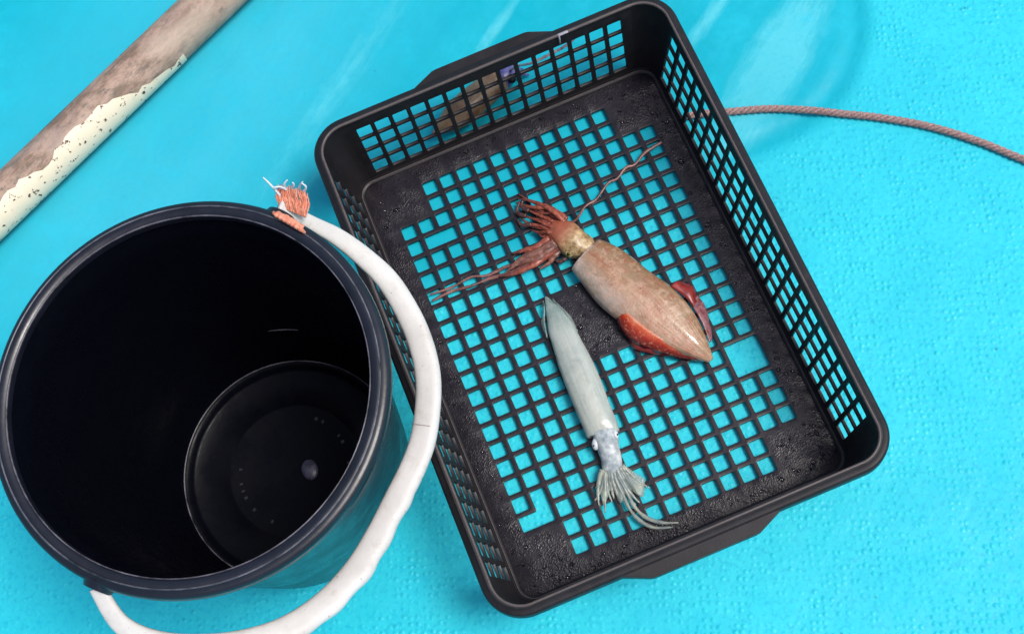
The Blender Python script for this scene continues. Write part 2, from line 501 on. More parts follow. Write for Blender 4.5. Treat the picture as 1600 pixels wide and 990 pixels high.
MAT = {
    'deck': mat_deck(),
    'crate': mat_crate('black_crate_plastic'),
    'crate_floor': mat_crate('black_wet_crate_plastic', (0.0115, 0.0098, 0.0135), (0.18, 0.5), leather=0.55, dust=0.3),
    'crate_highlight': mat_crate('crate_edge_highlight', (0.03, 0.025, 0.025), (0.25, 0.4), edge=(0.115, 0.095, 0.092)),  # grey-tan tone paints the bright highlight lines along the crate edges
    'bucket_in': None,
    'crate_clip': mat_simple('pale_clip_plastic', (0.22, 0.21, 0.25), (0.4, 0.38, 0.42), 300),
    'bucket': mat_bucket(),
    'hose': mat_hose(),
    'orange': mat_simple('orange_rope_fibre', (0.62, 0.17, 0.09), (0.75, 0.33, 0.22), 400, 0.7, 0.5, 900),
    'whitefib': mat_simple('white_rope_fibre', (0.7, 0.72, 0.74), (0.55, 0.62, 0.68), 400, 0.6, 0.5, 900),
    'rope': mat_simple('faded_brown_rope_fibre', (0.19, 0.105, 0.095), (0.42, 0.27, 0.25), 600, 0.8, 0.6, 1200),
    'pipe': mat_pipe(),
    'flake': mat_paint_flake(),
    'mantle1': mat_mantle_brown(),
    'fin_red': mat_fin_red(),
    'fin_dark': mat_flesh('dark_red_fin_skin', (0.16, 0.006, 0.005), (0.30, 0.03, 0.02), attr_mix=(0.5, 1.0), c3=(0.20, 0.03, 0.03)),
    'head1': mat_flesh('golden_head_skin', (0.20, 0.12, 0.045), (0.58, 0.42, 0.22), c3=(0.36, 0.10, 0.05), attr_mix=(0.35, 0.7), dots=(0.10, 0.03, 0.02), scale=260),
    'arm1': mat_flesh('red_brown_arm_skin', (0.16, 0.028, 0.015), (0.42, 0.12, 0.07), c3=(0.055, 0.018, 0.016), attr_mix=(0.45, 1.0), dots=(0.12, 0.01, 0.01), scale=420),
    'fin_pink': mat_flesh('clear_pink_fin_skin', (0.18, 0.03, 0.03), (0.42, 0.20, 0.22), alpha=0.72, scale=260),
    'arm_tip': mat_flesh('dark_arm_tip_skin', (0.03, 0.012, 0.01), (0.12, 0.05, 0.04), scale=300, alpha=0.85),
    'arm_dark': mat_flesh('dark_brown_arm_skin', (0.10, 0.04, 0.03), (0.30, 0.13, 0.09), scale=260, dots=(0.05, 0.01, 0.01)),
    'tent1': mat_flesh('pink_tentacle_skin', (0.09, 0.028, 0.022), (0.28, 0.12, 0.10), scale=90, alpha=0.82, dots=(0.2, 0.03, 0.02)),
    'mantle2': mat_mantle_grey(),
    'fin2': mat_flesh('clear_fin_skin', (0.27, 0.38, 0.36), (0.38, 0.48, 0.42), alpha=0.55),
    'head2': mat_flesh('blue_grey_head_skin', (0.20, 0.25, 0.28), (0.60, 0.64, 0.63), scale=140),
    'arm2': mat_flesh('clear_arm_skin', (0.17, 0.22, 0.22), (0.40, 0.42, 0.34), alpha=0.8, scale=70),
    'web2': mat_flesh('clear_web_skin', (0.22, 0.29, 0.27), (0.40, 0.44, 0.34), alpha=0.5, scale=60),
    'eye_white': mat_simple('silver_eye_skin', (0.45, 0.50, 0.52), (0.72, 0.74, 0.74), 300, 0.2, 0.2, 500),
    'pupil': mat_simple('black_pupil', (0.004, 0.004, 0.005), None, 60, 0.08, 0.0),
    'eye_gold': mat_simple('gold_green_eye_skin', (0.10, 0.13, 0.03), (0.45, 0.36, 0.12), 350, 0.2, 0.2, 500),
    'mantle3': mat_flesh('tan_squid_skin', (0.14, 0.07, 0.03), (0.27, 0.18, 0.09), dots=(0.12, 0.03, 0.015), scale=90, sss=0.1),
    'head3': mat_flesh('violet_head_skin', (0.035, 0.04, 0.20), (0.14, 0.13, 0.32), scale=160, sss=0.1),
    'tent3': mat_flesh('pale_tentacle_skin', (0.42, 0.34, 0.34), (0.72, 0.66, 0.66), scale=300, sss=0.1),
}


def mat_water():
    k = M('water')
    k.set(Base_Color=(1, 1, 1, 1), Roughness=0.03, IOR=1.33)
    k.b.inputs['Transmission Weight'].default_value = 1.0
    return k.m


MAT['water'] = mat_water()

MAT['bucket_highlight_scuff'] = mat_simple('bucket_edge_highlight_and_scuff', (0.012, 0.013, 0.02), (0.15, 0.145, 0.17), 60, 0.3, 0.1, 300)  # paints highlights on rim and floor ring; also colours the scuff
MAT['bucket_seam'] = mat_simple('dirty_seam', (0.30, 0.26, 0.24))
MAT['sprue'] = mat_simple('pale_gloss_plastic', (0.035, 0.035, 0.06), (0.09, 0.09, 0.15), 200, 0.35, 0.2, 300)  # sprue mark, its gloss reflection painted as a paler bluish tone


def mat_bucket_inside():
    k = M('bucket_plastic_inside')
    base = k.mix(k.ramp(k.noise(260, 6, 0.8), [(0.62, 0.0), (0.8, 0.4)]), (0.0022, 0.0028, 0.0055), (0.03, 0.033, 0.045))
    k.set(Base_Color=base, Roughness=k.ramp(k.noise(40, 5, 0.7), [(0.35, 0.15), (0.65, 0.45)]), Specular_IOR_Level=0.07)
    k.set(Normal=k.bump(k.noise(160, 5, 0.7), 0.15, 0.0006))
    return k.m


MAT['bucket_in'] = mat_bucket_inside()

# ---------------------------------------------------------------- deck
DZ = -0.0047        # deck level; crate floor plate sits just above it


def deck_sd(x, y):
    """signed distance to the smooth raised panel (negative inside): lower edge y=0.093, right side x=0.30"""
    r = 0.11
    dx = x - (0.308 - r)
    dy = (0.0925 + r) - y
    if dx > 0 and dy > 0:
        return math.hypot(dx, dy) - r
    return max(x - 0.308, 0.0925 - y)


def sstep(a, b, x):
    t = min(max((x - a) / (b - a), 0), 1)
    return t * t * (3 - 2 * t)


def build_deck():
    bm = bmesh.new()
    lp = bm.verts.layers.float.new('pip')
    xs = [-9, -4, -1.5] + [-0.8 + i * 0.007 for i in range(int(1.6 / 0.007) + 1)] + [1.5, 4, 9]
    ys = [-9, -4, -1.5] + [-0.6 + i * 0.007 for i in range(int(1.5 / 0.007) + 1)] + [1.6, 4, 9]
    V = []
    for y in ys:
        row = []
        for x in xs:
            z = DZ
            s = deck_sd(x, y)
            if -1 < x < 1 and -1 < y < 1.2:
                g = math.exp(-((s - 0.007) / 0.0055) ** 2) * 0.0036      # groove round the panel
                fade = sstep(0.05, 0.16, x)
                z -= g * fade
                u = x * math.cos(0.63) + y * math.sin(0.63)
                q = -x * math.sin(0.63) + y * math.cos(0.63)
                # shallow ribs running up and right on the smooth panel
                z += 0.0010 * math.exp(-((q - 0.235) / 0.016) ** 2) * sstep(0.02, -0.05, s)
                z -= 0.0012 * math.exp(-((q - 0.205) / 0.012) ** 2) * sstep(0.02, -0.05, s)
                z += 0.0010 * math.exp(-((q - 0.375) / 0.02) ** 2) * sstep(0.02, -0.05, s)
                z -= 0.0006 * (1 - sstep(-0.1, 0.02, s))
                z = min(z, DZ + 0.0006)
            v = bm.verts.new((x, y, z))
            v[lp] = sstep(0.006, 0.03, s)
            row.append(v)
        V.append(row)
    for a, b in zip(V, V[1:]):
        for i in range(len(a) - 1):
            bm.faces.new((a[i], a[i + 1], b[i + 1], b[i]))
    o = obj('deck', bm, MAT['deck'])
    o['kind'] = 'structure'
    return o


build_deck()

# ---------------------------------------------------------------- crate
PITCH = 0.01507
crate = thing('crate', 'black plastic mesh crate with two broken floor holes and two squid lying inside', 'crate')


def grid_plate(us, vs, solid, thick, corner=0.0011, edge=0.00045):
    """flat plate on the lines us x vs with open cells, rounded corners and softened edges"""
    bm = bmesh.new()
    nu, nv = len(us) - 1, len(vs) - 1
    cache = {}

    def vert(i, j, k):
        key = (i, j, k)
        if key not in cache:
            cache[key] = bm.verts.new((us[i], vs[j], -thick * k))
        return cache[key]
    for i in range(nu):
        for j in range(nv):
            if not solid(i, j):
                continue
            bm.faces.new((vert(i, j, 0), vert(i + 1, j, 0), vert(i + 1, j + 1, 0), vert(i, j + 1, 0)))
            bm.faces.new((vert(i, j + 1, 1), vert(i + 1, j + 1, 1), vert(i + 1, j, 1), vert(i, j, 1)))
            for di, dj, a, b in ((-1, 0, (i, j + 1), (i, j)), (1, 0, (i + 1, j), (i + 1, j + 1)),
                                 (0, -1, (i, j), (i + 1, j)), (0, 1, (i + 1, j + 1), (i, j + 1))):
                ii, jj = i + di, j + dj
                if 0 <= ii < nu and 0 <= jj < nv and solid(ii, jj):
                    continue
                bm.faces.new((vert(*a, 0), vert(*a, 1), vert(*b, 1), vert(*b, 0)))
    bm.normal_update()
    inside = lambda v: us[0] + 1e-6 < v.co.x < us[-1] - 1e-6 and vs[0] + 1e-6 < v.co.y < vs[-1] - 1e-6
    vert_e = [e for e in bm.edges if abs(e.verts[0].co.z - e.verts[1].co.z) > thick / 2
              and inside(e.verts[0]) and len(e.link_faces) == 2 and e.calc_face_angle(0) > 0.5]
    bmesh.ops.bevel(bm, geom=vert_e, offset=corner, segments=2, affect='EDGES', profile=0.5)
    bm.normal_update()
    top_e = [e for e in bm.edges if e.verts[0].co.z > -1e-6 and e.verts[1].co.z > -1e-6
             and len(e.link_faces) == 2 and e.calc_face_angle(0) > 0.5]
    bmesh.ops.bevel(bm, geom=top_e, offset=edge, segments=2, affect='EDGES', profile=0.5)
    return bm


def smooth_with_flats(o, deg=35):
    for p in o.data.polygons:
        p.use_smooth = True
    sharp_by_angle(o, deg)


FX, FY = 0.1285, 0.1810
# --- floor
HB = 0.0057          # half hole
ux = [-FX]
for c in range(15):
    ux += [(c - 7) * PITCH - HB, (c - 7) * PITCH + HB]
ux.append(FX)
vy = [-FY]
for r in range(21, -1, -1):
    vy += [(10.5 - r) * PITCH - HB, (10.5 - r) * PITCH + HB]
vy.append(FY)


def is_hole(c, r):
    if not (0 <= c < 15 and 0 <= r < 22):
        return False
    if (c < 2 or c > 12) and (r < 2 or r > 19):
        return False
    if 6 <= c <= 8 and 9 <= r <= 12:
        return False
    return True


merged = [((1, 3), (2, 3)), ((1, 18), (1, 19)), ((0, 19), (1, 19)), ((13, 15), (14, 15)), ((13, 16), (14, 16)),
          ((13, 15), (13, 16)), ((14, 15), (14, 16))]
mergeset = {frozenset(p) for p in merged}


def floor_solid(i, j):
    # odd index = hole band, even = bar band
    ci, cj = i / 2 - 0.5, j / 2 - 0.5
    r = 21 - cj
    if i % 2 and j % 2:
        return not is_hole(int(ci), int(r))
    if i % 2 == 0 and j % 2:          # bar between columns ci-.5 and ci+.5
        return frozenset(((int(ci - .5), int(r)), (int(ci + .5), int(r)))) not in mergeset
    if i % 2 and j % 2 == 0:
        return frozenset(((int(ci), int(r - .5)), (int(ci), int(r + .5)))) not in mergeset
    return not (i / 2 == 14 and 21 - (j / 2 - 1) == 16)        # crossing inside the big broken hole


floor = obj('floor_grid', grid_plate(ux, vy, floor_solid, 0.0024), MAT['crate_floor'], crate)
smooth_with_flats(floor)

# --- walls
SLOPE = 0.1396
WT = 0.0022          # wall thickness
H = 0.083            # wall height
BX, BY = 0.1312, 0.1832      # inner wall at z = 0


def corner_r(z):
    return 0.0135 + 0.10 * z


def wall_point(side, u, z, off, ulim):
    """side 0:+x 1:+y 2:-x 3:-y ; off = distance outward from the inner face"""
    half = (BX if side % 2 == 0 else BY) + SLOPE * z
    other = (BY if side % 2 == 0 else BX) + SLOPE * z - corner_r(z)
    if abs(u) >= ulim - 1e-6:
        u = math.copysign(other, u)
    p = half + off
    return [(p, u, z), (-u, p, z), (-p, -u, z), (u, -p, z)][side]


def wall(side):
    n = 22 if side % 2 == 0 else 15
    ulim = 1.0
    us = [-ulim]
    hu = 0.0116 / 2
    for c in range(n):
        m = (c - (n - 1) / 2) * PITCH * 1.004
        us += [m - hu, m + hu]
    us.append(ulim)
    zs = [-0.0005]
    for k in range(4):
        m = 0.0163 + k * 0.01616
        zs += [m - 0.00675, m + 0.00675]
    zs.append(H)
    # squash the outer columns so that bevels stay put, map afterwards
    us2 = us[:]
    lim = us[-2] + 0.02
    us2[0], us2[-1] = -lim, lim
    bm = grid_plate(us2, zs, lambda i, j: not (i % 2 and j % 2), WT, 0.0009, 0.0004)
    for v in bm.verts:
        u, z, t = v.co
        v.co = wall_point(side, u, z, -t, lim)
    o = obj('side_wall', bm, MAT['crate'], crate)
    smooth_with_flats(o)
    return o


for sde in range(4):
    wall(sde)
# far and near walls are mirrored consistently; corners
for sx, sy in ((1, 1), (-1, 1), (-1, -1), (1, -1)):
    bm = bmesh.new()
    NZ, NA = 8, 8
    def shell(off, bm=bm, sx=sx, sy=sy):
        rows = []
        for iz in range(NZ + 1):
            z = -0.0005 + (H + 0.0005) * iz / NZ
            r = corner_r(z)
            cx, cy = BX + SLOPE * z - r, BY + SLOPE * z - r
            rows.append([bm.verts.new((sx * (cx + (r + off) * math.cos(a * math.pi / 2 / NA)),
                                       sy * (cy + (r + off) * math.sin(a * math.pi / 2 / NA)), z)) for a in range(NA + 1)])
        return rows
    A, B = shell(0), shell(WT)
    for S in (A, B):
        for p, q in zip(S, S[1:]):
            for a in range(NA):
                bm.faces.new((p[a], p[a + 1], q[a + 1], q[a]))
    for a in range(NA):
        bm.faces.new((A[0][a], A[0][a + 1], B[0][a + 1], B[0][a]))
        bm.faces.new((A[-1][a], A[-1][a + 1], B[-1][a + 1], B[-1][a]))
    bmesh.ops.recalc_face_normals(bm, faces=bm.faces)
    o = obj('corner_panel', bm, MAT['crate'], crate)
    sharp_by_angle(o, 40)


def rr_path(hx, hy, r, n=10):
    """rounded rectangle, counter-clockwise, with outward normals"""
    out = []
    for cx, cy, a0 in ((hx - r, hy - r, 0), (-hx + r, hy - r, 90), (-hx + r, -hy + r, 180), (hx - r, -hy + r, 270)):
        for k in range(n + 1):
            a = math.radians(a0 + 90 * k / n)
            out.append((cx + r * math.cos(a), cy + r * math.sin(a), math.cos(a), math.sin(a)))
    return out


def sweep_rr(hx, hy, r, profile, n=10):
    """profile: closed list of (outward offset, z)"""
    bm = bmesh.new()
    path = rr_path(hx, hy, r, n)
    rings = [[bm.verts.new((x + nx * o, y + ny * o, z)) for o, z in profile] for x, y, nx, ny in path]
    L = len(rings)
    K = len(profile)
    for i in range(L):
        a, b = rings[i], rings[(i + 1) % L]
        for k in range(K):
            bm.faces.new((a[k], a[(k + 1) % K], b[(k + 1) % K], b[k]))
    bmesh.ops.recalc_face_normals(bm, faces=bm.faces)
    return bm


# fillet where the walls meet the floor
fr = 0.0135
prof = [(0.0, 0.0004), (-0.0016, 0.0010), (-0.0026, 0.0026), (-0.0026 + 0.0022, 0.0036), (0.0012, 0.0020), (0.0024, -0.0026), (0.0000, -0.0028)]
prof = [(-0.0030, 0.0002), (-0.0022, 0.0011), (-0.0008, 0.0015), (0.0003, 0.0040), (0.0022, 0.0040), (0.0022, -0.0030), (-0.0030, -0.0022)]
o = obj('floor_rim', sweep_rr(BX, BY, fr, prof), MAT['crate'], crate)
sharp_by_angle(o, 50)
o = obj('floor_highlight_bead', sweep_rr(BX, BY, fr, [(-0.0012, 0.0012), (-0.0009, 0.0021), (-0.0003, 0.0021), (0.0000, 0.0012)]), MAT['crate_highlight'], crate)  # highlight along the floor edge, put into a paler strip
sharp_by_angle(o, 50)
# top rim: flat lip turned down outside, with a raised inner bead
TX, TY, TR = BX + SLOPE * H, BY + SLOPE * H, corner_r(H)
prof = [(-0.0006, H - 0.004), (-0.0006, H + 0.0016), (0.0002, H + 0.0024), (0.0016, H + 0.0024), (0.0024, H + 0.0014),
        (0.0048, H + 0.0010), (0.0062, H + 0.0003), (0.0068, H - 0.0010), (0.0072, H - 0.0090), (0.0060, H - 0.0090),
        (0.0052, H - 0.0020), (0.0022, H - 0.0018), (0.0022, H - 0.004)]
o = obj('rim', sweep_rr(TX, TY, TR, prof, 14), MAT['crate'], crate)
smooth_with_flats(o, 45)
o = obj('rim_highlight_bead', sweep_rr(TX, TY, TR, [(-0.0010, H + 0.0006), (-0.0012, H + 0.0018), (-0.0007, H + 0.0028), (0.0003, H + 0.0031), (0.0009, H + 0.0022), (0.0002, H + 0.0004)], 14), MAT['crate_highlight'], crate)  # bright line on the inner rim, painted as a paler bead


def flange(sy):
    """hand hold flange outside the rim at one short end"""
    bm = bmesh.new()
    y0, y1 = TY + 0.0058, 0.2100
    pts = [(-0.0605, y0), (-0.0400, y1 - 0.0004), (-0.0370, y1), (0.0370, y1), (0.0400, y1 - 0.0004), (0.0605, y0)]
    z1, z0 = H - 0.0005, H - 0.0032
    top = [bm.verts.new((x, sy * y, z1)) for x, y in pts]
    bot = [bm.verts.new((x, sy * y, z0)) for x, y in pts]
    bm.faces.new(top)
    bm.faces.new(bot[::-1])
    for i in range(len(pts)):
        j = (i + 1) % len(pts)
        bm.faces.new((top[i], bot[i], bot[j], top[j]))
    # downturned outer lip
    for i in range(len(pts) - 1):
        (xa, ya), (xb, yb) = pts[i], pts[i + 1]
        d = Vector((xb - xa, yb - ya, 0)).normalized()
        nrm = Vector((-d.y, d.x, 0)) * -0.0014
        q = [bm.verts.new((a, sy * b, c)) for a, b, c in (
            (xa, ya + 0.0002, z0 + 0.0005), (xb, yb + 0.0002, z0 + 0.0005), (xb, yb + 0.0002, z0 - 0.007), (xa, ya + 0.0002, z0 - 0.007),
            (xa + nrm.x, ya + nrm.y, z0 + 0.0005), (xb + nrm.x, yb + nrm.y, z0 + 0.0005),
            (xb + nrm.x, yb + nrm.y, z0 - 0.007), (xa + nrm.x, ya + nrm.y, z0 - 0.007))]
        for f in ((0, 1, 2, 3), (7, 6, 5, 4), (0, 4, 5, 1), (3, 2, 6, 7), (0, 3, 7, 4), (1, 5, 6, 2)):
            bm.faces.new([q[t] for t in f])
    bmesh.ops.recalc_face_normals(bm, faces=bm.faces)
    es = [e for e in bm.edges if e.verts[0] in top and e.verts[1] in top]
    bmesh.ops.bevel(bm, geom=es, offset=0.0006, segments=2, affect='EDGES')
    o = obj('handle_flange', bm, MAT['crate'], crate)
    smooth_with_flats(o, 40)


flange(1)
flange(-1)

bm = bmesh.new()
c0 = at(875, 60, H + 0.002)
bmesh.ops.create_cube(bm, size=1, matrix=Matrix.Translation(Vector((c0.x, TY - 0.0012, H - 0.003))) @ Matrix.Diagonal((0.0014, 0.0016, 0.011, 1)))
bmesh.ops.create_cube(bm, size=1, matrix=Matrix.Translation(Vector((c0.x + 0.0035, TY - 0.0006, H + 0.0026))) @ Matrix.Diagonal((0.0084, 0.0022, 0.0012, 1)))
bmesh.ops.bevel(bm, geom=bm.edges[:], offset=0.0003, segments=1, affect='EDGES')
obj('rim_clip', bm, MAT['crate_clip'], crate, label='small pale clip hooked on the far rim', kind='stuff')

# water on the crate floor
bm = bmesh.new()
def drop(x, y, z, r, bm=bm):
    res = bmesh.ops.create_icosphere(bm, subdivisions=1, radius=r)
    sx, sy = random.uniform(0.8, 1.4), random.uniform(0.8, 1.3)
    for v in res['verts']:
        v.co = Vector((x + v.co.x * sx, y + v.co.y * sy, z + max(v.co.z, -0.1 * r) * 0.55))
rnd = random.Random(3)
for k in range(520):
    if k < 60:
        x, y = rnd.uniform(-0.02, 0.02), rnd.uniform(-0.03, 0.03)
    elif k < 290:
        x, y = rnd.choice((-1, 1)) * rnd.uniform(0.113, 0.126), rnd.uniform(-0.17, 0.17)
    elif k < 400:
        x, y = rnd.uniform(-0.12, 0.12), rnd.choice((-1, 1)) * rnd.uniform(0.168, 0.178)
    else:
        x, y = rnd.choice((-1, 1)) * rnd.uniform(0.088, 0.124), rnd.choice((-1, 1)) * rnd.uniform(0.140, 0.175)
    drop(x, y, 0.0, abs(rnd.gauss(0, 0.0008)) + 0.0004)
obj('water_droplets', bm, MAT['water'], crate, kind='stuff')

# ---------------------------------------------------------------- bucket
BC = (-0.256, -0.021)
bucket = thing('bucket', 'black plastic bucket with thick white hose handle folded down on its side', 'bucket')
bucket.location = (BC[0], BC[1], DZ)
BH = 0.25 - DZ


def wall_r(z, inner=True):
    return (0.0855 if inner else 0.0885) + (0.1095 - 0.0855) * (z / BH) ** 0.92


pi_, po_ = [], []
inner = [(0.0, 0.0100), (0.048, 0.0100), (0.0500, 0.0105), (0.0515, 0.0105), (0.054, 0.0100), (0.078, 0.0098), (0.0805, 0.0115),
         (0.0825, 0.0145), (0.0850, 0.0150), (0.0862, 0.0175), (0.0872, 0.026)]
inner += [(wall_r(z), z) for z in [0.04 + i * (BH - 0.055) / 14 for i in range(15)]]
inner += [(0.1108, BH - 0.010), (0.1112, BH - 0.004), (0.1122, BH - 0.0006), (0.1140, BH)]
outer = [(0.1140, BH), (0.1142, BH - 0.012)]
outer = [(wall_r(z, False) + 0.0002, z) for z in [BH - 0.022 - i * (BH - 0.03) / 14 for i in range(15)]] + [(0.0860, 0.004), (0.0840, 0.0005), (0.0800, 0.0), (0.078, 0.004), (0.0, 0.004)]
sh = lathe(inner[:-2] + [(0.1125, BH - 0.003), (0.1135, BH - 0.012)] + outer, 128)
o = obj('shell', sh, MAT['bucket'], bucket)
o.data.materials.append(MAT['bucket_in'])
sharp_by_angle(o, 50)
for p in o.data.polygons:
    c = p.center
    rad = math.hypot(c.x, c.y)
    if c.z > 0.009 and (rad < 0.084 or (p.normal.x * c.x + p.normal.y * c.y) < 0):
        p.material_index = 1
rimp = [(0.1104, BH - 0.006), (0.1106, BH - 0.0015), (0.1116, BH), (0.1160, BH + 0.0008), (0.1172, BH + 0.0004), (0.1180, BH - 0.0012),
        (0.1196, BH - 0.0014), (0.1212, BH - 0.0022), (0.1222, BH - 0.0040), (0.1226, BH - 0.0085), (0.1216, BH - 0.0098),
        (0.1200, BH - 0.0100), (0.1198, BH - 0.0170), (0.1184, BH - 0.0182), (0.1130, BH - 0.0184), (0.1128, BH - 0.006)]
o = obj('rim', lathe(rimp, 128, closed=True), MAT['bucket'], bucket)
sharp_by_angle(o, 60)
# ring of moulded nubs on the floor of the bucket
bm = bmesh.new()
for k in range(46):
    a = 2 * math.pi * k / 46
    if k % 9 == 0 or math.sin(a * 2.1 + 1) < -0.1 or random.random() < 0.25:
        continue
    m = Matrix.Translation((0.0425 * math.cos(a), 0.0425 * math.sin(a), 0.0103)) @ Matrix.Rotation(a, 4, 'Z') @ Matrix.Diagonal((0.0030, 0.0018 + 0.0012 * (k % 3 == 0), 0.0012, 1))
    bmesh.ops.create_cube(bm, size=1, matrix=m)
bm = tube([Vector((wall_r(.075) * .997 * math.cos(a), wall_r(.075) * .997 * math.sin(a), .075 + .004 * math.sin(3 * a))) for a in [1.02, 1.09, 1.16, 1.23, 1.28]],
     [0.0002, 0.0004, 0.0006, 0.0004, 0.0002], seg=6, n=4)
obj('scuff', bm, MAT['bucket_highlight_scuff'], bucket)
bm = bmesh.new()
for k in range(46):
    a = 2 * math.pi * k / 46
    if k % 9 == 0 or math.sin(a * 2.1 + 1) < -0.1 or random.random() < 0.25:
        continue
    m = Matrix.Translation((0.0425 * math.cos(a), 0.0425 * math.sin(a), 0.0103)) @ Matrix.Rotation(a, 4, 'Z') @ Matrix.Diagonal((0.0026, 0.0014 + 0.0012 * random.random(), 0.0010, 1))
    bmesh.ops.create_cube(bm, size=1, matrix=m)
obj('nub_ring', bm, MAT['bucket'], bucket, smooth=False, kind='stuff')
obj('floor_highlight_ring', lathe([(0.0846, 0.0150), (0.0849, 0.0160), (0.0856, 0.0165), (0.0860, 0.0155)], 128, closed=True), MAT['bucket_highlight_scuff'], bucket)  # thin highlight on the base ring, painted in pale plastic
bm = bmesh.new()
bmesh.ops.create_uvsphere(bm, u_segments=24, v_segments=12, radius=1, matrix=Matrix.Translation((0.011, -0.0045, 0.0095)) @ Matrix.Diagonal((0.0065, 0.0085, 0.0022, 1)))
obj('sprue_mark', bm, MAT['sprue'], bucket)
obj('rim_highlight_bead', lathe([(0.1104, BH - 0.0012), (0.1106, BH + 0.0002), (0.1112, BH + 0.0006), (0.1114, BH - 0.0008)], 128, closed=True), MAT['bucket_highlight_scuff'], bucket)  # painted highlight line on the inner lip
obj('rim_highlight_bead', lathe([(0.1164, BH + 0.0006), (0.1168, BH + 0.0013), (0.1174, BH + 0.0010), (0.1174, BH - 0.0004)], 128, closed=True), MAT['bucket_highlight_scuff'], bucket)  # second painted highlight line, on top of the rim

# handle: flattened white hose between two pivots
p1 = at(436, 326, 0.245)
c2 = Vector((BC[0], BC[1], 0))
ax = Vector((p1.x - c2.x, p1.y - c2.y, 0))
ppx = [(436, 321), (485, 348), (528, 371), (570, 403), (608, 441), (640, 494), (659, 541), (669, 590), (668, 640), (660, 690),
       (643, 735), (622, 777), (592, 836), (560, 888), (515, 938), (460, 977), (400, 1000), (330, 1009), (250, 1003), (190, 975)]
hp = []
for i, (x, y) in enumerate(ppx):
    ph = math.pi * (i + 0.0) / (len(ppx) - 0.3)
    z = 0.240 - 0.088 * math.sin(ph) ** 0.9
    hp.append(at(x, y, z))
hp.append(Vector((c2.x - ax.x * 0.985, c2.y - ax.y * 0.985, 0.240)))
hw = [0.0042, 0.0048, 0.0058, 0.0066, 0.0074, 0.0080, 0.0083, 0.0085, 0.0086, 0.0088, 0.0088, 0.0088, 0.0088, 0.0088, 0.0087, 0.0085,
      0.0082, 0.0075, 0.0065, 0.0055, 0.0045]


def hose_wob(t, a):
    w_ = 1.0
    if 0.5 < t < 0.78:      # squeezed inner side of the bend
        w_ += 0.075 * math.sin(t * 128) * max(0, -math.cos(a)) * sstep(0.5, 0.56, t) * sstep(0.78, 0.7, t)
        w_ += 0.03 * math.sin(t * 61) * max(0, -math.cos(a))
    w_ += 0.02 * math.sin(9 * t + 2 * a)
    return w_


inv = Vector((-BC[0], -BC[1], -DZ))
handle = obj('handle', tube([p + inv for p in hp], hw, seg=28, n=10, flat=0.55, wob=hose_wob, square=0.72), MAT['hose'], bucket)
# seam mark across the hose
i9 = 8
# orange rope tied through the hose end and round the rim lug, frayed
def lug(sgn):
    d = ax.normalized() * sgn
    base = Vector((d.x * 0.1215, d.y * 0.1215, BH - 0.012))
    tn = Vector((-d.y, d.x, 0))
    bm = bmesh.new()
    bmesh.ops.create_cone(bm, segments=20, radius1=0.011, radius2=0.0085, depth=0.005, cap_ends=True,
                          matrix=Matrix.Translation(base + d * 0.001) @ d.to_track_quat('Z', 'Y').to_matrix().to_4x4())
    o = obj('handle_lug', bm, MAT['bucket'], bucket)
    sharp_by_angle(o, 40)


lug(1)
lug(-1)
lash = obj('lashing', tube([at(432, 333, 0.252) + inv, at(452, 344, 0.253) + inv, at(474, 356, 0.250) + inv], [0.0016, 0.0024, 0.0014], seg=10, n=6,
           wob=lambda t, a: 1 + 0.2 * math.sin(a * 2 + t * 22)), MAT['orange'], bucket)
rnd = random.Random(11)
for k in range(80):           # frayed end standing up behind the hose
    x0 = 438 + rnd.uniform(0, 40)
    y0 = 320 + (x0 - 438) * 0.42
    x1 = x0 + rnd.uniform(-6, 6)
    y1 = y0 - rnd.uniform(20, 33) - (x0 - 438) * 0.16
    xm = (x0 + x1) / 2 + rnd.uniform(-5, 5)
    z0 = 0.238
    obj('strand', tube([at(x0, y0 + 3, z0) + inv, at(xm, (y0 + y1) / 2, z0 + 0.003) + inv, at(x1, y1, z0 + rnd.uniform(0, 0.008)) + inv],
        [0.00055, 0.00065, 0.0003], seg=5, n=5, wob=lambda t, a: 1 + 0.25 * math.sin(a + t * 25)), MAT['orange'], lash)
for a, b, c in (((438, 306), (424, 290), (411, 277)), ((446, 296), (444, 288), (449, 281)), ((466, 296), (470, 288), (473, 284)),
                ((450, 298), (438, 292), (427, 293)), ((474, 300), (478, 292), (471, 286)), ((456, 297), (459, 289), (457, 285))):
    obj('strand', tube([at(*a, 0.241) + inv, at(*b, 0.247) + inv, at(*c, 0.25) + inv], [0.0009, 0.0007, 0.0004], seg=6, n=5),
        MAT['whitefib'], lash, label='stiff white frayed strand')
for k in range(7):            # turns of the rope below the hose end
    x0, y0 = 431 + k * 6.2, 325 + k * 3.6
    obj('strand', tube([at(x0 - 4, y0 + 7, 0.252) + inv, at(x0 + 1, y0 + 11, 0.2545) + inv, at(x0 + 8, y0 + 17, 0.251) + inv],
        [0.0010, 0.0015, 0.0009], seg=8, n=5, wob=lambda t, a: 1 + 0.15 * math.sin(a * 3 + t * 15)), MAT['orange'], lash)
# moulding seam across the hose
hc = catmull([p + inv for p in hp], 10)
si = 85
dd_ = (hc[si + 1] - hc[si - 1]).normalized()
sx_ = dd_.cross(Vector((0, 0, 1))).normalized()
sz_ = sx_.cross(dd_).normalized()
rr_ = interp(hw, si / (len(hc) - 1)) * 1.015
sp_ = [hc[si] + sx_ * (rr_ * math.copysign(abs(math.cos(a)) ** 0.72, math.cos(a))) + sz_ * (rr_ * 0.55 * abs(math.sin(a)) ** 0.72 * (1 if a > 0 else -1)) for a in [math.radians(x) for x in range(-10, 120, 10)]]
obj('hose_seam', tube(sp_, [0.00035, 0.00035], seg=6, n=2), MAT['bucket_seam'], handle)

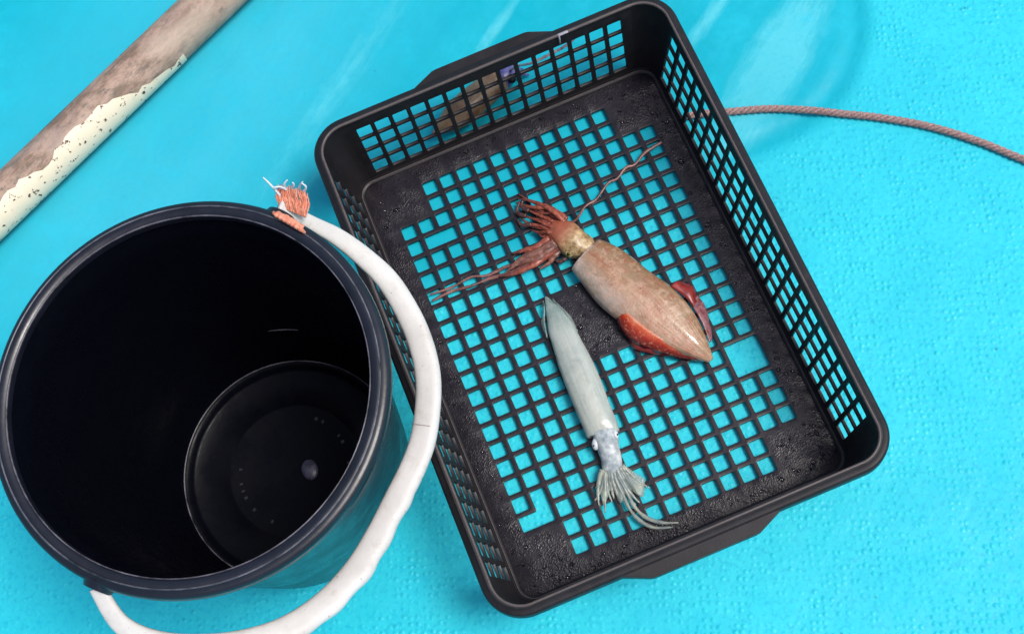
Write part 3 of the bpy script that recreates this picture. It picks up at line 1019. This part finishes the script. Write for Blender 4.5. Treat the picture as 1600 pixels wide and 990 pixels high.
# ---------------------------------------------------------------- pipe
PR = 0.0165
pa, pb = at(142, 185, PR + DZ), at(520, -168, PR + DZ)
a1, a2 = (at(222, 62, PR) + at(222, 150, PR)) / 2, (at(285, 0, PR) + at(380, 2, PR)) / 2
# axis from the two visible edges
e1 = [at(222, 62, PR), at(285, 0, PR)]
e2 = [at(222, 150, PR), at(380, 2, PR)]
dirv = ((e1[1] - e1[0]).normalized() + (e2[1] - e2[0]).normalized()).normalized()
perp = Vector((-dirv.y, dirv.x, 0))
s1, s2 = e1[0].dot(perp), e2[0].dot(perp)
R_PIPE = abs(s1 - s2) / 2
mid = e2[0] + perp * (s1 - s2) / 2
mid.z = DZ + R_PIPE
pipe = thing('pipe', 'weathered brown pipe with flaking cream paint lying across the deck corner', 'pipe')
pipe.location = mid
nrings = 60
bm = bmesh.new()
seg = 40
rings = []
for i in range(nrings + 1):
    c = dirv * (-0.75 + 1.7 * i / nrings)
    ring = []
    for k in range(seg):
        a = 2 * math.pi * k / seg
        r = R_PIPE
        ring.append(bm.verts.new(c + perp * (r * math.cos(a)) + Vector((0, 0, r * math.sin(a)))))
    rings.append(ring)
for a, b in zip(rings, rings[1:]):
    for k in range(seg):
        bm.faces.new((a[k], a[(k + 1) % seg], b[(k + 1) % seg], b[k]))
for rg in (rings[0], rings[-1]):
    inn = [bm.verts.new(rg[0].co.lerp(rg[seg // 2].co, 0.5) + (v.co - rg[0].co.lerp(rg[seg // 2].co, 0.5)) * 0.84) for v in rg]
    for k in range(seg):
        bm.faces.new((rg[k], rg[(k + 1) % seg], inn[(k + 1) % seg], inn[k]))
bmesh.ops.recalc_face_normals(bm, faces=bm.faces)
o = obj('tube_wall', bm, MAT['pipe'], pipe)
sharp_by_angle(o, 50)
# remnant of paint: a thin ragged skin on the lower flank
bm = bmesh.new()
G = {}
NU, NA2 = 90, 16
rnd = random.Random(5)
for i in range(NU + 1):
    s = -0.52 + 0.57 * i / NU
    edge_hi = 38 + 7 * math.sin(i * 0.35) + 5 * math.sin(i * 0.9 + 1) + rnd.uniform(-5, 5) - 50 * sstep(0.80, 1.0, i / NU)
    for k in range(NA2 + 1):
        a = math.radians(180 + 34 - (34 + 22 + edge_hi) * k / NA2) + 0.03 * math.sin(i)
        r = R_PIPE + 0.0006
        G[i, k] = bm.verts.new(dirv * s + perp * (r * math.cos(a)) + Vector((0, 0, r * math.sin(a))))
for i in range(NU):
    for k in range(NA2):
        bm.faces.new((G[i, k], G[i + 1, k], G[i + 1, k + 1], G[i, k + 1]))
bmesh.ops.recalc_face_normals(bm, faces=bm.faces)
flake = obj('paint_layer', bm, MAT['flake'], pipe, label='ragged flaking cream paint')

# ---------------------------------------------------------------- rope
ropet = thing('rope', 'thin faded brown twisted rope lying on the deck right of the crate', 'rope')
rp = [at(x, y, 0.0) for x, y in ((1145, 173), (1200, 169), (1262, 171), (1320, 177), (1377, 183), (1450, 196), (1530, 220), (1640, 262), (1800, 300))]
rp = [Vector((0.1385, 0.1292, 0)), Vector((0.1550, 0.1245, 0))] + rp
for p in rp:
    p.z = DZ + 0.0034
C = catmull(rp, 40)
for s in range(3):
    bm = bmesh.new()
    pts = []
    L = 0
    for i, c in enumerate(C):
        if i:
            L += (C[i] - C[i - 1]).length
        d = (C[min(i + 1, len(C) - 1)] - C[max(i - 1, 0)]).normalized()
        sx = d.cross(Vector((0, 0, 1))).normalized()
        a = L / 0.0155 * 2 * math.pi + s * 2 * math.pi / 3
        pts.append(c + sx * (0.00165 * math.cos(a)) + Vector((0, 0, 0.00165 * math.sin(a))))
    obj('strand', tube(pts, [0.0016, 0.0016], seg=8, n=1), MAT['rope'], ropet)


# ---------------------------------------------------------------- squid
def loft_pairs(pairs, zc, height, seg=28, n=5, under=0.35, cap=True, wob=None):
    """skin a body from pairs of left/right outline points; flat side down"""
    bm = bmesh.new()
    lt = bm.verts.layers.float.new('t')
    ls = bm.verts.layers.float.new('s')
    Ls = catmull([at(*a, zc) for a, b in pairs], n)
    Rs = catmull([at(*b, zc) for a, b in pairs], n)
    N = len(Ls)
    rings = []
    for i in range(N):
        t = i / (N - 1)
        c = (Ls[i] + Rs[i]) / 2
        hw_ = (Rs[i] - Ls[i]) / 2
        hh = interp(height, t)
        base = hh * under
        c = Vector((c.x, c.y, base + 0.0004))
        ring = []
        for k in range(seg):
            a = 2 * math.pi * k / seg
            m = wob(t, a) if wob else 1
            z = math.copysign(abs(math.sin(a)) ** 0.78, math.sin(a))
            z = z * (hh - base) if z > 0 else z * base
            v = bm.verts.new(c + hw_ * (math.cos(a) * m) + Vector((0, 0, z * m)))
            v[lt] = t
            v[ls] = math.cos(a)
            ring.append(v)
        rings.append(ring)
    for a, b in zip(rings, rings[1:]):
        for k in range(seg):
            bm.faces.new((a[k], a[(k + 1) % seg], b[(k + 1) % seg], b[k]))
    if cap:
        # the collar: turn the edge inwards
        c0 = sum((v.co for v in rings[0]), Vector()) / seg
        d = (sum((v.co for v in rings[2]), Vector()) / seg - c0)
        prev = rings[0]
        for sc_, dd in ((0.90, -0.1), (0.80, 1.2), (0.5, 1.6)):
            rg = []
            for v in rings[0]:
                nv = bm.verts.new(c0 + (v.co - c0) * sc_ + d * dd)
                nv[ls] = v[ls]
                rg.append(nv)
            for k in range(seg):
                bm.faces.new((prev[k], prev[(k + 1) % seg], rg[(k + 1) % seg], rg[k]))
            prev = rg
        bm.faces.new(prev)
        bm.faces.new(rings[-1])
    bmesh.ops.recalc_face_normals(bm, faces=bm.faces)
    return bm


def sheet(inner, outer, n=6, rows=6, bulge=0.0015, thick=0.0009, ruffle=0.0006, freq=5):
    """soft fin between two 3-D curves (px,py,z); t = 0 at the base, 1 at the free edge"""
    A = catmull([at(*p) for p in inner], n)
    B = catmull([at(*p) for p in outer], n)
    bm = bmesh.new()
    lt = bm.verts.layers.float.new('t')
    top = []
    N = len(A)
    for i in range(N):
        row = []
        for j in range(rows + 1):
            t = j / rows
            p = A[i].lerp(B[i], t)
            p.z += bulge * math.sin(math.pi * t) + ruffle * t * math.sin(freq * 6.28 * i / N + t * 2)
            p.z = max(p.z, 0.0005)
            v = bm.verts.new(p)
            v[lt] = t
            row.append(v)
        top.append(row)
    for a, b in zip(top, top[1:]):
        for j in range(rows):
            bm.faces.new((a[j], a[j + 1], b[j + 1], b[j]))
    bmesh.ops.recalc_face_normals(bm, faces=bm.faces)
    bm.normal_update()
    if sum(f.normal.z for f in bm.faces) < 0:
        bmesh.ops.reverse_faces(bm, faces=bm.faces)
    geom = bm.faces[:]
    bmesh.ops.solidify(bm, geom=geom, thickness=-thick)
    return bm


def arm(parent, px, radii, mat, name='arm', suckers=0, flat=0.8, n=7, label=None, dz=0.0):
    """px: list of (x, y, z) ; radii in metres"""
    ph = random.uniform(0, 6)
    P = [at(x, y, z + dz) for x, y, z in px]
    o = obj(name, tube(P, radii, seg=9, n=n, flat=flat, wob=lambda t, a: 1 + 0.10 * math.sin(t * 31 + ph) + 0.08 * math.sin(a * 2 + t * 17 + ph)),
            mat, parent)
    if label:
        o['label'] = label
    return o


def eye_at(parent, px, py, z, r, ball, pupil_d, rp, flat=0.75, sx=1.0):
    bm = bmesh.new()
    c = at(px, py, z)
    bmesh.ops.create_uvsphere(bm, u_segments=20, v_segments=12, radius=r, matrix=Matrix.Translation(c) @ Matrix.Rotation(1.15, 4, 'Z') @ Matrix.Diagonal((1, sx, flat, 1)))
    e = obj('eye', bm, ball, parent)
    d = Vector(pupil_d).normalized()
    bm = bmesh.new()
    q = c + Vector((d.x * sx, d.y * sx, d.z * flat)) * (r * 0.86)
    bmesh.ops.create_uvsphere(bm, u_segments=14, v_segments=8, radius=rp, matrix=Matrix.Translation(q))
    obj('pupil', bm, MAT['pupil'], e)
    return e


# ---- brown squid
sq1 = thing('squid', 'reddish brown squid with red fins lying across the crate floor', 'squid', 'squid in and beside the crate')
pairs = [((893, 421), (938, 374)), ((903, 437), (960, 385)), ((917, 454), (985, 400)), ((937, 476), (1016, 424)), ((960, 496), (1046, 446)),
         ((984, 514), (1072, 473)), ((1014, 531), (1091, 500)), ((1048, 547), (1103, 524)), ((1084, 558), (1111, 545)), ((1107, 563), (1115, 557))]
mb = loft_pairs(pairs, 0.008, [0.015, 0.018, 0.020, 0.021, 0.021, 0.020, 0.018, 0.015, 0.010, 0.004],
                wob=lambda t, a: 1 + 0.012 * math.sin(a * 5 + t * 9) + 0.02 * math.sin(t * 14 + a) + 0.05 * sstep(0.5, 0.85, t) * math.exp(-((a - 1.35) / 0.16) ** 2) - 0.06 * sstep(0.5, 0.85, t) * math.exp(-((a - 1.75) / 0.13) ** 2) + 0.03 * math.exp(-((a - 2.2) / 0.3) ** 2))
mantle1 = obj('mantle', mb, MAT['mantle1'], sq1)
obj('fin', sheet([(964, 473, .015), (987, 493, .018), (1013, 514, .016), (1047, 535, .013), (1080, 549, .009), (1100, 557, .006)],
                 [(960, 480, .013), (971, 514, .008), (996, 538, .005), (1040, 554, .003), (1078, 562, .002), (1102, 564, .002)], bulge=0.0020, ruffle=0.0010, freq=5, thick=0.0007),
    MAT['fin_red'], sq1)
obj('fin', sheet([(975, 508, .006), (992, 528, .006), (1015, 540, .005), (1045, 549, .004)],
                 [(983, 521, .001), (990, 543, .001), (1015, 551, .001), (1046, 556, .001)], bulge=0.001), MAT['fin_dark'], sq1,
    label='dark red lower fold of the fin')
obj('fin', sheet([(1048, 448, .013), (1060, 456, .013), (1074, 468, .012), (1084, 480, .011)],
                 [(1060, 440, .006), (1078, 445, .006), (1086, 456, .005), (1088, 472, .004)], bulge=0.003, ruffle=0.0012, freq=2),
    MAT['fin_dark'], sq1)
obj('fin', sheet([(1078, 474, .010), (1090, 492, .010), (1100, 512, .008), (1108, 536, .005)],
                 [(1090, 462, .003), (1101, 480, .003), (1108, 506, .002), (1113, 530, .002)], bulge=0.001, ruffle=0.0016, freq=4),
    MAT['fin_pink'], sq1, label='clear pinkish rear half of the fin')
hb = loft_pairs([((925, 398), (930, 384)), ((895, 402), (925, 372)), ((881, 396), (912, 360)), ((870, 386), (898, 350)), ((860, 378), (882, 344)), ((851, 370), (866, 342))],
                0.008, [0.012, 0.016, 0.018, 0.018, 0.015, 0.010], cap=True,
                wob=lambda t, a: 1 + 0.05 * math.sin(a * 3 + t * 11) + 0.03 * math.sin(a * 7 + t * 5))
head1 = obj('head', hb, MAT['head1'], sq1)
eye_at(head1, 904, 366, 0.0105, 0.0050, MAT['eye_gold'], (0.3, 0.6, 0.6), 0.0018)
eye_at(head1, 890, 393, 0.0095, 0.0046, MAT['eye_gold'], (-0.4, -0.5, 0.6), 0.0014)
rnd = random.Random(21)
for i in range(22):
    f = i / 21
    x0, y0 = 886 - 20 * f, 342 + 26 * f
    tx = 806 + rnd.uniform(-6, 30) + 12 * f
    ty = 312 + 48 * f + rnd.uniform(-12, 12)
    m1 = (x0 * .68 + tx * .32 + rnd.uniform(-3, 3), y0 * .68 + ty * .32 - 7 + 9 * f + rnd.uniform(-4, 4))
    m2 = (x0 * .3 + tx * .7 + rnd.uniform(-4, 4), y0 * .3 + ty * .7 - 4 + 6 * f + rnd.uniform(-5, 5))
    zz = 0.011 - 0.002 * (i % 4)
    rr = rnd.uniform(0.0011, 0.0021)
    arm(sq1, [(x0, y0, zz), (*m1, zz * rnd.uniform(.7, 1.1)), (*m2, rnd.uniform(.003, .006)), (tx, ty, 0.0025)],
        [rr * 1.15, rr, rr * .75, 0.0005], MAT['arm1'])
for a, b, c in (((826, 330), (815, 322), (819, 309)), ((822, 338), (808, 332), (812, 314)), ((830, 350), (816, 352), (808, 342))):
    arm(sq1, [(*a, .005), (*b, .003), (*c, .003)], [.0022, .0017, .0006], MAT['arm_tip'], 'arm_tip')
# arms swept back to the left
arm(sq1, [(866, 378, .010), (845, 392, .007), (820, 402, .005), (798, 416, .003)], [0.0040, 0.0038, 0.0030, 0.0008], MAT['arm_dark'])
arm(sq1, [(870, 384, .008), (850, 402, .006), (826, 418, .005), (800, 428, .003), (780, 432, .002)], [0.0036, 0.0030, 0.0024, 0.0018, 0.0006], MAT['arm1'])
arm(sq1, [(872, 380, .010), (856, 392, .008), (838, 404, .006), (812, 410, .004), (792, 424, .002)], [0.0034, 0.0034, 0.0030, 0.0022, 0.0006], MAT['arm_dark'])
arm(sq1, [(878, 388, .006), (866, 400, .005), (856, 412, .003), (842, 420, .002)], [0.0026, 0.0024, 0.0018, 0.0006], MAT['arm_dark'])
arm(sq1, [(888, 396, .006), (880, 406, .004), (872, 408, .003), (862, 402, .002)], [0.0022, 0.0022, 0.0016, 0.0006], MAT['arm_tip'])
arm(sq1, [(858, 372, .008), (838, 386, .006), (815, 392, .004), (800, 396, .003)], [0.0034, 0.0028, 0.0018, 0.0006], MAT['arm1'])
arm(sq1, [(842, 398, .004), (815, 412, .0025), (790, 417, .0010), (762, 430, .0002), (735, 433, .0010), (705, 449, .0002), (672, 460, .0010)], [0.0022, 0.0018, 0.0012, 0.0010, 0.0009], MAT['tent1'], 'tentacle')
arm(sq1, [(846, 406, .004), (822, 416, .003), (795, 427, .0012), (765, 435, .0004), (735, 447, .0012), (705, 455, .0004), (675, 470, .0012)], [0.0024, 0.0022, 0.0014, 0.0013, 0.0011], MAT['tent1'], 'tentacle')
arm(sq1, [(888, 350, .007), (901, 342, .003), (915, 322, .0012), (932, 311, .0002), (950, 286, .0012), (964, 279, .0002), (978, 262, .0010), (992, 257, .0004), (1008, 238, .0014), (1034, 222, .0012)],
    [0.0018, 0.0011, 0.0009, 0.0010, 0.0014, 0.0009, 0.0013, 0.0010, 0.0016, 0.0011], MAT['tent1'], 'tentacle', label='long pink tentacle stretched towards the far corner')

# ---- grey squid
sq2 = thing('squid', 'pale grey green translucent squid with white eyes lying below the brown one', 'squid', 'squid in and beside the crate')
pairs = [((917, 683), (968, 672)), ((910, 668), (964, 658)), ((898, 640), (954, 634)), ((885, 607), (941, 598)), ((873, 573), (927, 564)),
         ((864, 542), (910, 532)), ((857, 520), (897, 508)), ((854, 500), (885, 489)), ((852, 480), (870, 473)), ((850, 461), (853, 459))]
mb = loft_pairs(pairs, 0.006, [0.010, 0.0125, 0.0135, 0.014, 0.013, 0.0115, 0.009, 0.006, 0.0032, 0.0012],
                wob=lambda t, a: 1 + 0.012 * math.sin(a * 3 + t * 9))
obj('mantle', mb, MAT['mantle2'], sq2)
obj('fin', sheet([(856, 528, .005), (852, 505, .005), (851, 488, .004), (850, 470, .003)],
                 [(857, 528, .003), (847, 504, .0012), (852, 490, .0012), (850, 470, .0012)], bulge=0.0006), MAT['fin2'], sq2)
obj('fin', sheet([(902, 520, .005), (888, 496, .005), (877, 482, .004), (862, 468, .003)],
                 [(902, 520, .003), (892, 497, .0012), (880, 485, .0012), (862, 469, .0012)], bulge=0.0006), MAT['fin2'], sq2)
hb = loft_pairs([((924, 676), (962, 668)), ((928, 690), (966, 682)), ((934, 704), (968, 696)), ((938, 716), (970, 708)), ((940, 730), (972, 722)), ((944, 742), (974, 734))],
                0.006, [0.011, 0.013, 0.0135, 0.012, 0.009, 0.006], cap=True, wob=lambda t, a: 1 + 0.03 * math.sin(a * 3 + t * 11))
head2 = obj('head', hb, MAT['head2'], sq2)
eye_at(head2, 931, 693, 0.0074, 0.0050, MAT['eye_white'], (-0.6, -0.45, 0.6), 0.0011, 0.62, 0.62)
eye_at(head2, 960, 680, 0.0074, 0.0050, MAT['eye_white'], (0.75, -0.2, 0.6), 0.0010, 0.62, 0.62)
rnd = random.Random(8)
for i in range(14):
    f = i / 13
    x0, y0 = 941 + 32 * f, 733 - 7 * f + 4 * math.sin(math.pi * f)
    L_ = rnd.uniform(48, 76) - 18 * f
    an = math.radians(100 - 52 * f + rnd.uniform(-5, 5))
    bend = rnd.uniform(-0.5, 0.5)
    q1 = (x0 + L_ * .4 * math.cos(an), y0 + L_ * .4 * math.sin(an))
    q2 = (q1[0] + L_ * .35 * math.cos(an + bend * .5), q1[1] + L_ * .35 * math.sin(an + bend * .5))
    q3 = (q2[0] + L_ * .3 * math.cos(an + bend), q2[1] + L_ * .3 * math.sin(an + bend))
    rr = rnd.uniform(.0012, .0020)
    arm(sq2, [(x0, y0, .0055), (*q1, .0035), (*q2, .0022), (*q3, .0014)], [rr * 1.3, rr, rr * .7, .0004], MAT['arm2'])
arm(sq2, [(962, 738, .005), (978, 766, .003), (992, 792, .002), (1010, 808, .002), (1034, 816, .002), (1060, 816, .002)],
    [.0018, .0014, .0014, .0017, .0015, .0006], MAT['arm2'], 'tentacle')
arm(sq2, [(958, 738, .005), (972, 770, .003), (986, 798, .002), (1004, 816, .002), (1024, 824, .002), (1052, 823, .002)],
    [.0018, .0014, .0013, .0016, .0013, .0006], MAT['arm2'], 'tentacle')
obj('arm_web', sheet([(942, 730, .004), (946, 733, .004), (950, 735, .004), (956, 736, .004), (961, 735, .004), (965, 732, .004), (969, 728, .004), (972, 724, .004)],
                     [(930, 762, .002), (938, 768, .002), (944, 790, .002), (956, 762, .002), (970, 786, .002), (982, 764, .002), (1004, 776, .002), (1008, 748, .002)][::1], bulge=0.0004, rows=8, thick=0.0006), MAT['web2'], sq2)

# ---- small squid outside the far wall
sq3 = thing('squid', 'small tan squid with violet head seen through the far wall of the crate', 'squid', 'squid in and beside the crate')
A3, B3 = Vector((-0.052, 0.1990, 0)), Vector((0.018, 0.2235, 0))
d3 = (B3 - A3).normalized()
def tube3(a, b, radii, mat, name, zc=None, parent=sq3, flat=0.85, n=6):
    pts = []
    K = len(radii)
    for i in range(K):
        p = A3.lerp(B3, a + (b - a) * i / (K - 1))
        p.z = DZ + max(radii) * flat + 0.0004
        pts.append(p)
    return obj(name, tube(pts, radii, seg=20, n=n, flat=flat, wob=lambda t, a: 1 + 0.03 * math.sin(t * 9 + a * 2)), mat, parent)
tube3(-0.08, 0.92, [0.001, 0.006, 0.0105, 0.0130, 0.0135, 0.0130, 0.0120, 0.0112], MAT['mantle3'], 'mantle')
h3 = tube3(0.88, 1.12, [0.0075, 0.0095, 0.0085, 0.005], MAT['head3'], 'head')
for dy in (1, -1):
    bm = bmesh.new()
    perp3 = Vector((-d3.y, d3.x, 0))
    bmesh.ops.create_uvsphere(bm, u_segments=16, v_segments=10, radius=0.004,
                              matrix=Matrix.Translation(B3 + d3 * 0.001 + perp3 * dy * 0.0075 + Vector((0, 0, 0.008))))
    obj('eye', bm, MAT['pupil'], h3)
for k in range(6):
    e = B3 + d3 * 0.017 + Vector((-d3.y, d3.x, 0)) * (k - 2.5) * 0.004
    s = B3 + d3 * 0.007 + Vector((-d3.y, d3.x, 0)) * (k - 2.5) * 0.0018
    s.z, e.z = 0.004, DZ + 0.002
    m_ = (s + e) / 2 + Vector((0.001 * (k % 2), 0, 0.001))
    obj('arm', tube([s, m_, e], [0.0022, 0.0018, 0.0006], seg=8, n=5), MAT['head3'], sq3)
tl = [Vector((0.024, 0.226, 0.006)), Vector((0.028, 0.214, 0.030)), Vector((0.036, 0.2005, 0.050)), Vector((0.050, 0.2000, 0.052)), Vector((0.068, 0.2000, 0.056)), Vector((0.080, 0.203, 0.060))]
obj('tentacle', tube(tl, [0.0014, 0.0012, 0.0011, 0.0013, 0.0013, 0.0006], seg=8, n=7), MAT['tent3'], sq3)
